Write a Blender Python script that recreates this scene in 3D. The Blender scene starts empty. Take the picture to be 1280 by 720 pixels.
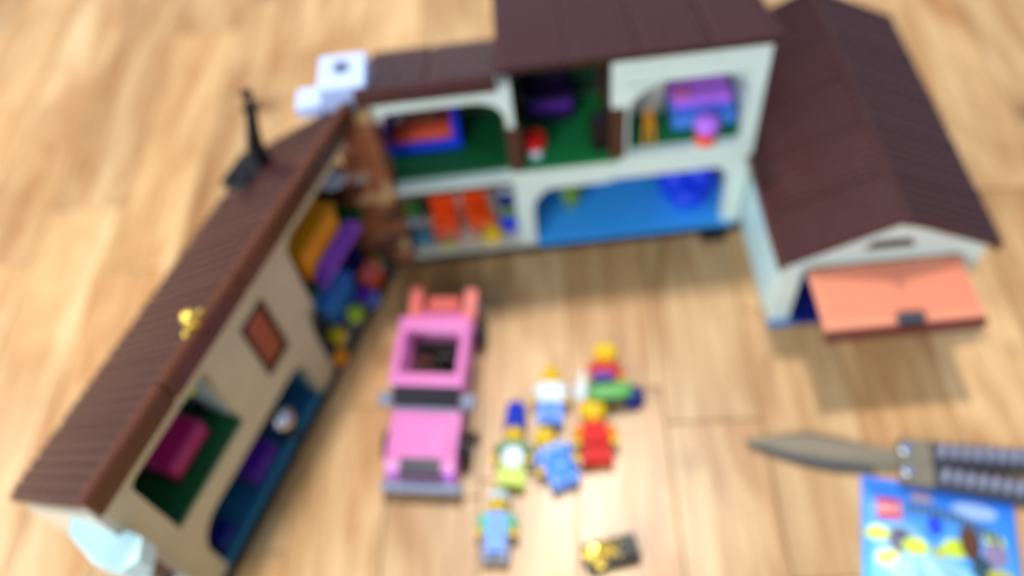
import bpy, bmesh, math, random
from mathutils import Vector, Matrix, noise
rnd = random.Random(7)
S = 0.008            # one stud pitch of the toy bricks is 8 mm; all lengths below are in studs
C = bpy.context.scene.collection
SC = bpy.context.scene

# ------------------------------------------------------------------ camera
cd = bpy.data.cameras.new('camera'); cam = bpy.data.objects.new('camera', cd); C.objects.link(cam)
down = Vector((117, -740, -1060)).normalized(); up = -down
fw = Vector((0, 0, -1)); cy = (fw - up * fw.dot(up)).normalized(); cx = cy.cross(up)
cam.matrix_world = Matrix.Translation((0, 0, 60 * S)) @ Matrix((cx, cy, up)).to_4x4()
cd.sensor_width = 36; cd.lens = 36 * 1060 / 1280; cd.clip_start = 0.01; cd.clip_end = 20
cd.dof.use_dof = True; cd.dof.focus_distance = 0.24; cd.dof.aperture_fstop = 4.1; cd.dof.aperture_blades = 0
SC.camera = cam
# ------------------------------------------------------------------ light
w = bpy.data.worlds.new('World'); SC.world = w; w.use_nodes = True
bg = w.node_tree.nodes['Background']; bg.inputs[0].default_value = (0.52, 0.74, 1.0, 1); bg.inputs[1].default_value = 0.5
SC.view_settings.view_transform = 'Standard'; SC.view_settings.look = 'None'
SC.view_settings.exposure = 0.12; SC.view_settings.gamma = 1
def area(name, loc, target, sx, sy, power, col):
    l = bpy.data.lights.new(name, 'AREA'); l.shape = 'RECTANGLE'; l.size = sx; l.size_y = sy
    l.energy = power; l.color = col
    o = bpy.data.objects.new(name, l); C.objects.link(o); o.location = loc
    o.rotation_euler = (Vector(target) - Vector(loc)).to_track_quat('-Z', 'Y').to_euler()
    return o
area('window_light_behind', (0.12, 1.02, 2.4), (0, 0.28, 0), 0.22, 0.22, 44, (1, 0.93, 0.83))
area('window_light_left', (-1.75, 0.45, 1.2), (-0.1, 0.28, 0), 1.7, 0.8, 28, (0.88, 0.95, 1))
area('window_light_front', (-1.0, -1.15, 1.05), (0.0, 0.35, 0), 0.9, 0.9, 24, (0.84, 0.93, 1))

# ------------------------------------------------------------------ materials
def lin(c): return c / 12.92 if c <= 0.04045 else ((c + 0.055) / 1.055) ** 2.4
def rgb(r, g, b): return (lin(r / 255), lin(g / 255), lin(b / 255), 1)
MATS = {}
def plastic(name, col, rough=0.32, metal=0, bump=0.02, var=0.06, trans=0):
    if name in MATS: return MATS[name]
    m = bpy.data.materials.new(name); m.use_nodes = True; nt = m.node_tree; N = nt.nodes; K = nt.links
    b = N['Principled BSDF']; b.inputs['Specular IOR Level'].default_value = 0.5 if metal else 0.36; b.inputs['Roughness'].default_value = rough; b.inputs['Metallic'].default_value = metal
    if trans: b.inputs['Transmission Weight'].default_value = trans
    oi = N.new('ShaderNodeObjectInfo'); tc = N.new('ShaderNodeTexCoord')
    nz = N.new('ShaderNodeTexNoise'); nz.inputs['Scale'].default_value = 90; nz.inputs['Detail'].default_value = 3
    K.new(tc.outputs['Object'], nz.inputs['Vector'])
    ad = N.new('ShaderNodeMath'); ad.operation = 'ADD'; K.new(oi.outputs['Random'], ad.inputs[0]); K.new(nz.outputs['Fac'], ad.inputs[1])
    mr = N.new('ShaderNodeMapRange'); mr.inputs[1].default_value = 0; mr.inputs[2].default_value = 2
    mr.inputs[3].default_value = 1 - var; mr.inputs[4].default_value = 1 + var; K.new(ad.outputs[0], mr.inputs[0])
    hs = N.new('ShaderNodeHueSaturation'); hs.inputs['Color'].default_value = rgb(*col)
    K.new(mr.outputs[0], hs.inputs['Value']); K.new(hs.outputs[0], b.inputs['Base Color'])
    n2 = N.new('ShaderNodeTexNoise'); n2.inputs['Scale'].default_value = 260; K.new(tc.outputs['Object'], n2.inputs['Vector'])
    r2 = N.new('ShaderNodeMapRange'); r2.inputs[3].default_value = rough * 0.8; r2.inputs[4].default_value = min(1, rough * 1.3)
    K.new(nz.outputs['Fac'], r2.inputs[0]); K.new(r2.outputs[0], b.inputs['Roughness'])
    bp = N.new('ShaderNodeBump'); bp.inputs['Strength'].default_value = bump; bp.inputs['Distance'].default_value = 0.0005
    K.new(n2.outputs['Fac'], bp.inputs['Height']); K.new(bp.outputs[0], b.inputs['Normal'])
    MATS[name] = m; return m
P = dict(
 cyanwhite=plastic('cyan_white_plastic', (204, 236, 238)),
 ice=plastic('cool_white_plastic', (196, 210, 250)),
 hatblue=plastic('hat_blue_plastic', (20, 52, 190)),
 ember=plastic('ember_red_plastic', (226, 84, 52)),
 deep=plastic('deep_azure_plastic', (38, 100, 136)), rim=plastic('baseplate_brown_plastic', (52, 40, 36)),
 tan=plastic('tan_plastic', (216, 200, 158)), mint=plastic('pale_mint_plastic', (224, 238, 226)),
 white=plastic('white_plastic', (222, 234, 244)), roof=plastic('roof_brown_plastic', (70, 38, 37), 0.27),
 trim=plastic('reddish_brown_plastic', (92, 48, 28), 0.26), brown=plastic('dark_brown_plastic', (78, 46, 34)),
 chim=plastic('chimney_brown_plastic', (172, 104, 64), 0.4, var=0.15), chim2=plastic('chimney_tan_plastic', (214, 172, 118), 0.4, var=0.1),
 chim3=plastic('chimney_grey_plastic', (186, 176, 160), 0.4), grey=plastic('grey_plastic', (134, 142, 168)),
 dgrey=plastic('dark_grey_plastic', (62, 64, 72)), black=plastic('black_plastic', (16, 15, 18), 0.42),
 green=plastic('dark_green_plastic', (22, 92, 48)), lgreen=plastic('green_plastic', (30, 128, 66)),
 dwall=plastic('room_wall_dark_green', (30, 60, 40)), blue=plastic('blue_floor_plastic', (66, 172, 255)),
 azure=plastic('azure_wall_plastic', (50, 130, 196)), teal=plastic('teal_plastic', (70, 140, 165)),
 royal=plastic('royal_blue_plastic', (16, 62, 235)), navy=plastic('navy_plastic', (24, 34, 120)),
 orange=plastic('orange_plastic', (255, 84, 22)), amber=plastic('amber_plastic', (250, 158, 26)),
 salmon=plastic('salmon_plastic', (232, 146, 112), 0.42), dred=plastic('dark_red_plastic', (104, 44, 38)),
 red=plastic('red_plastic', (216, 24, 22), 0.55), magenta=plastic('magenta_plastic', (178, 30, 100)),
 purple=plastic('purple_plastic', (96, 40, 156)), violet=plastic('violet_plastic', (150, 76, 190)),
 lilac=plastic('lilac_plastic', (206, 120, 252)), pink=plastic('pink_plastic', (240, 120, 200)),
 carpink=plastic('car_pink_plastic', (236, 130, 196), 0.22), coral=plastic('coral_plastic', (240, 110, 100)),
 yellow=plastic('yellow_plastic', (252, 205, 30)), lime=plastic('lime_plastic', (190, 210, 50)),
 olive=plastic('olive_plastic', (112, 150, 50)), sand=plastic('sand_plastic', (226, 214, 192)),
 sky=plastic('sky_blue_plastic', (84, 150, 250)), dgreen2=plastic('leaf_green_plastic', (60, 160, 50)),
 steel=plastic('brushed_steel', (150, 150, 170), 0.45, 0.3, 0.05), bronze=plastic('bronze_blade_steel', (126, 116, 98), 0.5, 0.35, 0.05),
 gold=plastic('gold_metal', (255, 214, 96), 0.28, 0.8), chrome=plastic('chrome_metal', (220, 222, 230), 0.12, 1.0),
 glass=plastic('dark_glass', (40, 42, 52), 0.08), opal=plastic('room_opal_white', (196, 214, 212)),
 picture=plastic('terracotta_plastic', (176, 92, 56)), aqua=plastic('aqua_plastic', (90, 205, 170)),
)
def wood_material():
    m = bpy.data.materials.new('oiled_oak_boards'); m.use_nodes = True; nt = m.node_tree; N = nt.nodes; K = nt.links
    b = N['Principled BSDF']
    oi = N.new('ShaderNodeObjectInfo'); tc = N.new('ShaderNodeTexCoord')
    mul = N.new('ShaderNodeVectorMath'); mul.operation = 'SCALE'; mul.inputs[3].default_value = 37
    cb = N.new('ShaderNodeCombineXYZ'); 
    for i in range(3): K.new(oi.outputs['Random'], cb.inputs[i])
    K.new(cb.outputs[0], mul.inputs[0])
    ad = N.new('ShaderNodeVectorMath'); K.new(tc.outputs['Object'], ad.inputs[0]); K.new(mul.outputs[0], ad.inputs[1])
    def stretched(sx, sy, sc, det, dist):
        mp = N.new('ShaderNodeMapping'); mp.inputs['Scale'].default_value = (sx, sy, 1); K.new(ad.outputs[0], mp.inputs[0])
        n = N.new('ShaderNodeTexNoise'); n.inputs['Scale'].default_value = sc; n.inputs['Detail'].default_value = det
        n.inputs['Distortion'].default_value = dist; K.new(mp.outputs[0], n.inputs['Vector']); return n
    broad = stretched(1, 0.22, 26, 3, 1.4); grain = stretched(1, 0.05, 240, 5, 0.6); blotch_shade = stretched(1, 0.5, 8, 4, 1.2)
    r1 = N.new('ShaderNodeValToRGB'); e = r1.color_ramp.elements
    e[0].position = 0.28; e[0].color = rgb(188, 134, 80); e[1].position = 0.66; e[1].color = rgb(232, 192, 140)
    K.new(broad.outputs['Fac'], r1.inputs[0])
    r2 = N.new('ShaderNodeValToRGB'); e = r2.color_ramp.elements
    e[0].position = 0.35; e[0].color = (0.74, 0.68, 0.6, 1); e[1].position = 0.6; e[1].color = (1, 1, 1, 1)
    K.new(grain.outputs['Fac'], r2.inputs[0])
    r3 = N.new('ShaderNodeValToRGB'); e = r3.color_ramp.elements
    e[0].position = 0.3; e[0].color = (0.74, 0.66, 0.58, 1); e[1].position = 0.62; e[1].color = (1.04, 1.04, 1.04, 1)  # random wood blotches, strengthened to put broad floor shadow into the colour too
    K.new(blotch_shade.outputs['Fac'], r3.inputs[0])
    def mulc(a, bb, f=1):
        x = N.new('ShaderNodeMix'); x.data_type = 'RGBA'; x.blend_type = 'MULTIPLY'; x.inputs[0].default_value = f
        K.new(a, x.inputs[6]); K.new(bb, x.inputs[7]); return x.outputs[2]
    c = mulc(mulc(r1.outputs[0], r2.outputs[0], 0.75), r3.outputs[0])
    vor = N.new('ShaderNodeTexVoronoi'); vor.inputs['Scale'].default_value = 9; K.new(ad.outputs[0], vor.inputs['Vector'])
    rk = N.new('ShaderNodeValToRGB'); e = rk.color_ramp.elements
    e[0].position = 0.02; e[0].color = (0.36, 0.22, 0.14, 1); e[1].position = 0.15; e[1].color = (1, 1, 1, 1)
    K.new(vor.outputs['Distance'], rk.inputs[0]); c = mulc(c, rk.outputs[0], 0.9)
    hs = N.new('ShaderNodeHueSaturation'); K.new(c, hs.inputs['Color'])
    mr = N.new('ShaderNodeMapRange'); mr.inputs[3].default_value = 0.82; mr.inputs[4].default_value = 1.14
    K.new(oi.outputs['Random'], mr.inputs[0]); K.new(mr.outputs[0], hs.inputs['Value'])
    K.new(hs.outputs[0], b.inputs['Base Color'])
    rr = N.new('ShaderNodeMapRange'); rr.inputs[3].default_value = 0.26; rr.inputs[4].default_value = 0.4
    K.new(grain.outputs['Fac'], rr.inputs[0]); K.new(rr.outputs[0], b.inputs['Roughness'])
    bp = N.new('ShaderNodeBump'); bp.inputs['Strength'].default_value = 0.12; bp.inputs['Distance'].default_value = 0.0006
    K.new(grain.outputs['Fac'], bp.inputs['Height']); K.new(bp.outputs[0], b.inputs['Normal'])
    return m
P['wood'] = wood_material(); P['gap'] = plastic('dark_floor_gap', (112, 76, 46), 0.8)

# ------------------------------------------------------------------ mesh helpers
class MB:
    def __init__(s): s.v = []; s.f = []
    def add(s, vs, fs):
        n = len(s.v); s.v += [tuple(v) for v in vs]; s.f += [tuple(i + n for i in f) for f in fs]; return s
    def box(s, x0, x1, y0, y1, z0, z1, c=0.06):
        c = min(c, (x1 - x0) * .3, (y1 - y0) * .3, (z1 - z0) * .3)
        bm = bmesh.new(); bmesh.ops.create_cube(bm, size=1)
        for v in bm.verts:
            v.co = Vector(((x0 + x1) / 2 + v.co.x * (x1 - x0), (y0 + y1) / 2 + v.co.y * (y1 - y0), (z0 + z1) / 2 + v.co.z * (z1 - z0)))
        if c > 0: bmesh.ops.bevel(bm, geom=list(bm.edges), offset=c, segments=1, affect='EDGES')
        bm.verts.index_update(); s.add([v.co[:] for v in bm.verts], [[v.index for v in f.verts] for f in bm.faces]); bm.free(); return s
    def cyl(s, x, y, z0, z1, r, r2=None, n=20, c=0.05, hole=0):
        r2 = r if r2 is None else r2
        if hole: rings = [(hole, z0), (r, z0), (r, z1 - c), (r - c, z1), (hole, z1)]
        else: rings = [(r, z0), (r + (r2 - r) * .9, z1 - c), (r2 - c, z1)]
        vs = []; fs = []
        for (q, z) in rings:
            for k in range(n): a = 2 * math.pi * k / n; vs.append((x + q * math.cos(a), y + q * math.sin(a), z))
        m = len(rings)
        for i in range(m - 1 + (1 if hole else 0)):
            j = (i + 1) % m
            for k in range(n): l = (k + 1) % n; fs.append((i * n + k, i * n + l, j * n + l, j * n + k))
        if not hole: fs.append(tuple(range(n))[::-1]); fs.append(tuple(range((m - 1) * n, m * n)))
        return s.add(vs, fs)
    def ball(s, x, y, z, rx, ry=None, rz=None, n=16, m=10):
        ry = ry or rx; rz = rz or rx; vs = [(x, y, z - rz)]; fs = []
        for i in range(1, m):
            t = math.pi * i / m
            for k in range(n):
                a = 2 * math.pi * k / n; vs.append((x + rx * math.sin(t) * math.cos(a), y + ry * math.sin(t) * math.sin(a), z - rz * math.cos(t)))
        vs.append((x, y, z + rz)); L = len(vs) - 1
        for k in range(n):
            l = (k + 1) % n; fs.append((0, 1 + l, 1 + k)); fs.append((L, L - n + k, L - n + l))
            for i in range(m - 2): fs.append((1 + i * n + k, 1 + i * n + l, 1 + (i + 1) * n + l, 1 + (i + 1) * n + k))
        return s.add(vs, fs)
    def prism(s, poly, a0, a1, axis='y'):
        # polygon extruded: axis y -> poly (x,z); axis x -> (y,z); axis z -> (x,y)
        f = {'y': lambda p, a: (p[0], a, p[1]), 'x': lambda p, a: (a, p[0], p[1]), 'z': lambda p, a: (p[0], p[1], a)}[axis]
        n = len(poly); vs = [f(p, a0) for p in poly] + [f(p, a1) for p in poly]
        fs = [tuple(range(n))[::-1], tuple(range(n, 2 * n))] + [(i, (i + 1) % n, n + (i + 1) % n, n + i) for i in range(n)]
        return s.add(vs, fs)
    def tube(s, pts, rad, n=10):
        vs = []; fs = []; pts = [Vector(p) for p in pts]
        rad = rad if isinstance(rad, (list, tuple)) else [rad] * len(pts)
        for i, p in enumerate(pts):
            d = (pts[min(i + 1, len(pts) - 1)] - pts[max(i - 1, 0)]).normalized()
            u = d.orthogonal().normalized() if i == 0 else (u - d * u.dot(d)).normalized(); v = d.cross(u)
            for k in range(n): a = 2 * math.pi * k / n; vs.append(p + (u * math.cos(a) + v * math.sin(a)) * rad[i])
        for i in range(len(pts) - 1):
            for k in range(n): l = (k + 1) % n; fs.append((i * n + k, i * n + l, (i + 1) * n + l, (i + 1) * n + k))
        fs.append(tuple(range(n))[::-1]); fs.append(tuple(range(len(vs) - n, len(vs))))
        return s.add(vs, fs)
    def studs(s, x0, x1, y0, y1, z, r=.3, h=.2):
        nx = max(1, round(x1 - x0)); ny = max(1, round(y1 - y0))
        for i in range(nx):
            for j in range(ny): s.cyl(x0 + (i + .5) * (x1 - x0) / nx, y0 + (j + .5) * (y1 - y0) / ny, z, z + h, r, n=12, c=.03)
        return s
    def mesh(s, name, mat, smooth=False):
        me = bpy.data.meshes.new(name); me.from_pydata([(a * S, b * S, c * S) for a, b, c in s.v], [], s.f)
        bm = bmesh.new(); bm.from_mesh(me); bmesh.ops.recalc_face_normals(bm, faces=list(bm.faces)); bm.to_mesh(me); bm.free()
        me.materials.append(P[mat] if isinstance(mat, str) else mat)
        if smooth: me.shade_smooth(); me.set_sharp_from_angle(angle=math.radians(38))
        return me
    def obj(s, name, mat, parent=None, smooth=True, loc=(0, 0, 0), rz=0):
        return link(name, s.mesh(name, mat, smooth), parent, loc, rz)
def link(name, me, parent=None, loc=(0, 0, 0), rz=0, rot=None):
    o = bpy.data.objects.new(name, me); C.objects.link(o)
    if parent: o.parent = parent
    o.location = [c * S for c in loc]; o.rotation_euler = rot or (0, 0, rz); return o
def tag(o, label=None, cat=None, group=None, kind=None):
    for k, v in (('label', label), ('category', cat), ('group', group), ('kind', kind)):
        if v: o[k] = v
    return o
def thing(name, label, cat, loc=(0, 0, 0), rz=0, group=None, rot=None):
    return tag(link(name, None, None, loc, rz, rot), label, cat, group)

# ------------------------------------------------------------------ floor
TH = math.radians(-6.6)
fl = MB().box(-110, 110, -40, 150, -1.4, -0.62, 0).obj('floor', 'gap'); fl.rotation_euler = (0, 0, TH); tag(fl, kind='structure')
PW = 7.15
bcache = {}
x0 = 16.9 - 14 * PW + 4.2
for i in range(29):
    yy = -40 + rnd.uniform(-30, 0)
    while yy < 150:
        L = rnd.choice([22, 28, 34, 40])
        if L not in bcache: bcache[L] = MB().box(.03, PW - .03, .05, L - .05, -.6, 0, .05).mesh('floor_board', 'wood')
        link('floor_board', bcache[L], fl, (x0 + i * PW, yy, 0)); yy += L

# ------------------------------------------------------------------ the toy house
A = Vector((-9.8, 47.2, 0))
AL = math.atan2(.8847, .4662)         # left wing: local x runs from its far end to the corner (x = -s)
AB = math.atan2(-.0601, .9982)        # rear wing: local x runs from the corner to the right (x = s)
house = thing('toy_house', 'open toy brick house with brown roofs, tan and mint walls and furnished rooms', 'toy house', A)
brick_cache = {}
def brick_mesh(L, W, H, mat):
    k = (round(L, 1), W, H, mat)
    if k not in brick_cache: brick_cache[k] = MB().box(0, k[0], 0, W, 0, H, .045).mesh('brick', mat)
    return brick_cache[k]
def wall(name, mat, ang, span, h0, h1, holes, mir, parent=house, loc=(0, 0, 0), t0=0, W=1, course=1.2, label=None, lens=(3, 4, 4, 6), dark=None, axis=0):
    """A wall laid in courses; every brick is an object. holes: list of (s0,s1,h0,h1)."""
    n = max(1, round((h1 - h0) / course)); H = (h1 - h0) / n
    w_ = link(name, MB().box(*( (-span[1] + .1, -span[0] - .1) if mir else (span[0] + .1, span[1] - .1)), t0 + .2, t0 + W - .2, h0 + .001, h0 + .2, 0).mesh(name, mat), parent, loc, ang)
    if label: w_['label'] = label
    for j in range(n):
        hc = h0 + (j + .5) * H
        segs = [span]
        for (a, b, c, d) in holes:
            if c <= hc <= d:
                ns = []
                for (p, q) in segs:
                    if b <= p or a >= q: ns.append((p, q)); continue
                    if a > p + .05: ns.append((p, a))
                    if b < q - .05: ns.append((b, q))
                segs = ns
        for (p, q) in segs:
            s = p; first = True
            while s < q - .04:
                L = rnd.choice(lens)
                if first and j % 2: L = L / 2; 
                first = False
                if q - (s + L) < .9: L = q - s
                L = min(L, q - s); Lr = round(L, 1)
                x = -(s + L) if mir else s
                link('brick', brick_mesh(max(.1, Lr - .02), W, H - .02, mat), w_, (x + .01, t0 + rnd.uniform(-.012, .012), h0 + j * H + .01))
                s += L
    return w_
def arc(cx_, cz_, r, a0, a1, n=8):
    return [(cx_ + r * math.cos(math.radians(a0 + (a1 - a0) * i / n)), cz_ + r * math.sin(math.radians(a0 + (a1 - a0) * i / n))) for i in range(n + 1)]
def corner_piece(cx_, cz_, r, sx, r2=None):
    """Arch spandrel for the upper corner at (cx_, cz_) of an opening; sx=+1 opening extends to larger s."""
    r2 = r2 or r; pts = [(cx_, cz_)]
    for i in range(9):
        a = math.radians(90 * i / 8); pts.append((cx_ + sx * r * (1 - math.cos(a)), cz_ - r2 * (1 - math.sin(a))))
    return pts
def m_(poly): return [(-a, b) for a, b in poly]

# --- left wing (mirrored frame) ---
def LB(name, mat, boxes, c=.06, smooth=False, label=None):
    for (a, b, t0, t1, h0, h1) in boxes:
        o = MB().box(-b, -a, t0, t1, h0, h1, c).obj(name, mat, house, smooth, rz=AL)
        if label: o['label'] = label
    return o
def gable_slab(name, mat, s0, s1, t0, t1, h0, label=None):
    z = lambda t: 18.3 - (t + .6) * .70
    o = MB().prism([(t0, h0), (t1, h0), (t1, z(t1) - .5), (t0, z(t0) - .5)], -s1, -s0, 'x').obj(name, mat, house, False, rz=AL)
    if label: o['label'] = label
    return o
LB('baseplate', 'rim', [(1.0, 31.3, -.5, 9.5, 0, .4)])
wall('front_wall', 'tan', AL, (1.5, 31), .4, 17.2,
     [(1.5, 10.9, 9.0, 16.0), (1.5, 12.0, .4, 9.0), (14.6, 17.4, 9.0, 15.0), (21, 29, 9.1, 15.9), (14.2, 28.8, .4, 6.3)], True, label='tan wall pierced by two storeys of openings')
m = MB()
for cxx, czz, r, sx in ((21, 15.95, .5, 1), (29, 15.95, .5, -1), (14.2, 6.35, 1.8, 1), (28.8, 6.35, 2.4, -1), (10.9, 16.0, 1.2, -1), (12.0, 8.2, 1.2, -1)):
    MB().prism(m_(corner_piece(cxx, czz, r, sx)), .02, .98).obj('arch', 'tan', house, False, rz=AL)
LB('corner_wall', 'chim', [(.55, 1.2, 1.0, 8.3, .42, 13.0)])
LB('rear_wall', 'tan', [(1.0, 31, 8.4, 9.2, .4, 12.0)])
gable_slab('end_wall', 'sand', 30.95, 31.4, .02, 9.15, .4, 'light end wall')
LB('upper_floor', 'green', [(1.6, 12.3, .15, 8.35, 8.7, 9.2), (12.95, 30.9, 1.0, 8.35, 8.7, 9.2), (21.05, 28.95, .08, .98, 8.83, 9.2)])
LB('lower_floor', 'deep', [(1.1, 30.9, .35, 8.35, .41, .8)], .03)
LB('threshold', 'teal', [(14.3, 28.7, .02, .33, .41, .8)], .03)
LB('partition', 'dwall', [(12.6, 13.4, 1.0, 7.8, .85, 8.6)])
gable_slab('partition', 'dwall', 12.6, 13.4, 1.02, 8.3, 9.25); gable_slab('partition', 'dwall', 19.2, 19.9, 1.02, 8.3, 9.25)
LB('room_wall', 'deep', [(13.5, 30.9, 7.9, 8.35, .85, 8.6)], label='deep azure rear wall')
LB('room_wall', 'teal', [(13.95, 14.3, 1.02, 7.85, .85, 8.6)], label='azure lower room wall')
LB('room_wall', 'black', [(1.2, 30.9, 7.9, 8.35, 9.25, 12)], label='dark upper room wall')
gable_slab('room_wall', 'opal', 20.75, 21.1, 1.02, 6.5, 9.3, 'pale upper room side wall')
# picture door set in the wall
pf = MB().box(-17.35, -14.65, -.12, .5, 8.95, 9.4).box(-17.35, -14.65, -.12, .5, 14.6, 15.0).box(-17.35, -16.95, -.12, .5, 9.4, 14.6).box(-15.05, -14.65, -.12, .5, 9.4, 14.6).obj('picture_frame', 'brown', house, False, rz=AL)
MB().box(-16.93, -15.07, .1, .4, 9.42, 14.58, .05).obj('picture_panel', 'picture', pf, False)

def roof_panels(name, mat, ang, mir, s0, s1, t_front, z_front, t_back, z_back, pitch=5.2, rows=9, loc=(0, 0, 0), flipt=False, thick=.5):
    n = max(1, round((s1 - s0) / pitch)); w_ = (s1 - s0) / n
    prof = []
    for i in range(rows):
        a = i / rows; b = (i + 1) / rows
        tA, zA = t_front + (t_back - t_front) * a, z_front + (z_back - z_front) * a
        tB, zB = t_front + (t_back - t_front) * b, z_front + (z_back - z_front) * b
        prof += [(tA, zA), (tB, zB + .09)]
    prof += [(t_back, z_back - thick), (t_front, z_front - thick)]
    me = MB().prism(prof, .09, w_ - .09, 'x').prism([(t_front, z_front - .22), (t_back, z_back - .22), (t_back, z_back - thick - .05), (t_front, z_front - thick - .05)], 0.004, w_ - .004, 'x')
    for k in range(1, 6): me.prism([(a, b + .15) for a, b in prof], w_ * k / 6 - .16, w_ * k / 6 + .16, 'x')
    me.prism([(a, b + .12) for a, b in prof], w_ - .42, w_ - .1, 'x')
    me = me.mesh(name, mat)
    for i in range(n):
        x = (-(s0 + (i + 1) * w_) if mir else s0 + i * w_)
        c_, s_ = math.cos(ang), math.sin(ang)
        link(name, me, house, (loc[0] + c_ * x, loc[1] + s_ * x, loc[2]), ang)
roof_panels('roof_panel', 'roof', AL, True, .2, 31.4, -.6, 19.6, 10.3, 11.5)
LB('roof_ridge', 'trim', [(.8, 8, -1.15, -.45, 18.1, 20.1), (8.05, 16, -1.15, -.45, 18.1, 20.1), (16.05, 24, -1.15, -.45, 18.1, 20.1), (24.05, 31.4, -1.15, -.45, 18.1, 20.1)], .15)
# white bay at the near end
shield = [(-31.0, 3.3), (-31.9, 2.7), (-32.8, .3), (-32.7, -1.5), (-31.8, -2.1), (-30.6, -1.5), (-30.6, -.3), (-31.0, -.2)]
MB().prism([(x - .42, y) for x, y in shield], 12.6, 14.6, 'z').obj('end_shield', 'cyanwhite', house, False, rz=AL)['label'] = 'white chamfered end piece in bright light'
MB().box(-32.9, -31.45, -2.2, 1.4, 3.0, 8.6, .2).obj('end_pier', 'cyanwhite', house, False, rz=AL)
MB().box(-32.3, -31.45, -1.2, 1.0, 8.65, 12.55, .1).obj('end_spacer', 'trim', house, False, rz=AL)
# --- rear wing ---
def RB(name, mat, boxes, c=.06, label=None, smooth=False):
    for (a, b, t0, t1, h0, h1) in boxes:
        o = MB().box(a, b, t0, t1, h0, h1, c).obj(name, mat, house, smooth, rz=AB)
        if label: o['label'] = label
    return o
RB('baseplate', 'rim', [(.2, 30.8, -.6, 9.5, 0, .4)])
wall('front_wall', 'mint', AB, (1.6, 11.9), 17.6, 19.2, [], False, label='pale mint beam over the rear left room', course=.8)
wall('floor_band', 'mint', AB, (1.6, 11.2), 8.75, 9.35, [], False, label='thin pale floor band of the rear left room', course=.6)
wall('front_wall', 'mint', AB, (11.3, 11.9), 9.35, 17.6, [], False, label='narrow pale mint pier')
RB('lintel', 'mint', [(8.0, 11.2, 3.2, 3.8, 15.6, 17.4)])
wall('front_wall', 'mint', AB, (11.2, 19.2), .4, 9.9, [(12.7, 19.2, .4, 8.1)], False, t0=-.02, label='pale mint band under the middle room')
wall('front_wall', 'mint', AB, (19.22, 30.5), .4, 20.1, [(19.2, 28.9, .4, 8.1), (20.5, 29.4, 10.2, 17.5)], False, label='pale mint wall round the rear right room')
m = MB()
for cxx, czz, r, sx in ((1.7, 17.58, 1.5, 1), (11.3, 17.58, 2.0, -1), (12.7, 8.0, 3.0, 1), (28.9, 8.0, 1.8, -1), (20.5, 17.4, 2.6, 1), (29.4, 17.4, 1.4, -1)):
    MB().prism(corner_piece(cxx, czz, r, sx), .02, .96).obj('arch', 'mint', house, False, rz=AB)
RB('rear_wall', 'mint', [(.6, 11.0, 8.4, 9.2, .4, 15.1), (11.02, 30.4, 8.4, 9.2, .4, 17.6)])
RB('upper_floor', 'green', [(.7, 11.5, 1.0, 7.9, 9.2, 9.7)], .03)
RB('upper_floor', 'lgreen', [(11.5, 19.9, -.1, 7.9, 9.92, 10.2), (19.9, 29.9, 1.0, 7.9, 9.7, 10.2)], .03)
RB('lower_floor', 'blue', [(12.8, 29.9, -.2, 7.9, .41, .8)], .03)
RB('lower_floor', 'sand', [(1.0, 12.7, -.1, 7.9, .41, .8)], .03)
RB('room_wall', 'dwall', [(1.0, 11.2, 7.9, 8.35, 9.7, 15.2), (12.4, 19.0, 7.9, 8.35, 10.2, 18.4)], label='dark green room wall')
RB('room_wall', 'sand', [(20.15, 24.1, 4.6, 5.0, 10.22, 18.6)], label='beige room wall')
RB('room_wall', 'mint', [(24.15, 29.85, 7.3, 7.7, 10.22, 18.4)], label='pale room wall behind the lilac bed')
RB('room_wall', 'azure', [(12.8, 29.9, 7.9, 8.35, .8, 9.0)], label='azure room wall')
RB('room_wall', 'brown', [(1.0, 12.6, 7.9, 8.35, .8, 8.9)], label='brown room wall')
RB('partition', 'brown', [(11.2, 12.3, -.1, 7.8, 9.95, 14.8)], label='brown partition left of the middle room')
RB('partition', 'brown', [(19.1, 20.3, -.1, 7.8, 10.25, 15.6)], label='brown partition right of the middle room')
RB('partition', 'mint', [(29.9, 30.4, 1.0, 8.3, .8, 18.8), (11.9, 12.6, 1.0, 7.8, .8, 8.9)])
RB('floor_edge', 'brown', [(1.6, 11.2, -.1, .9, 8.3, 8.72)])
roof_panels('roof_panel', 'roof', AB, False, .9, 11.0, -.5, 20.2, 9.4, 15.6)
RB('roof_ridge', 'roof', [(1.0, 11.0, -.95, -.4, 19.2, 20.7)], .12)
roof_panels('roof_panel', 'roof', AB, False, 11.1, 31.0, -.5, 20.9, 15.5, 17.4, rows=14)
RB('gable_side', 'brown', [(11.1, 11.5, .2, 15, 14.0, 17.2)])
RB('foot', 'black', [(27.0, 29.2, -1.5, 1.5, .0, .38)])

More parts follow.
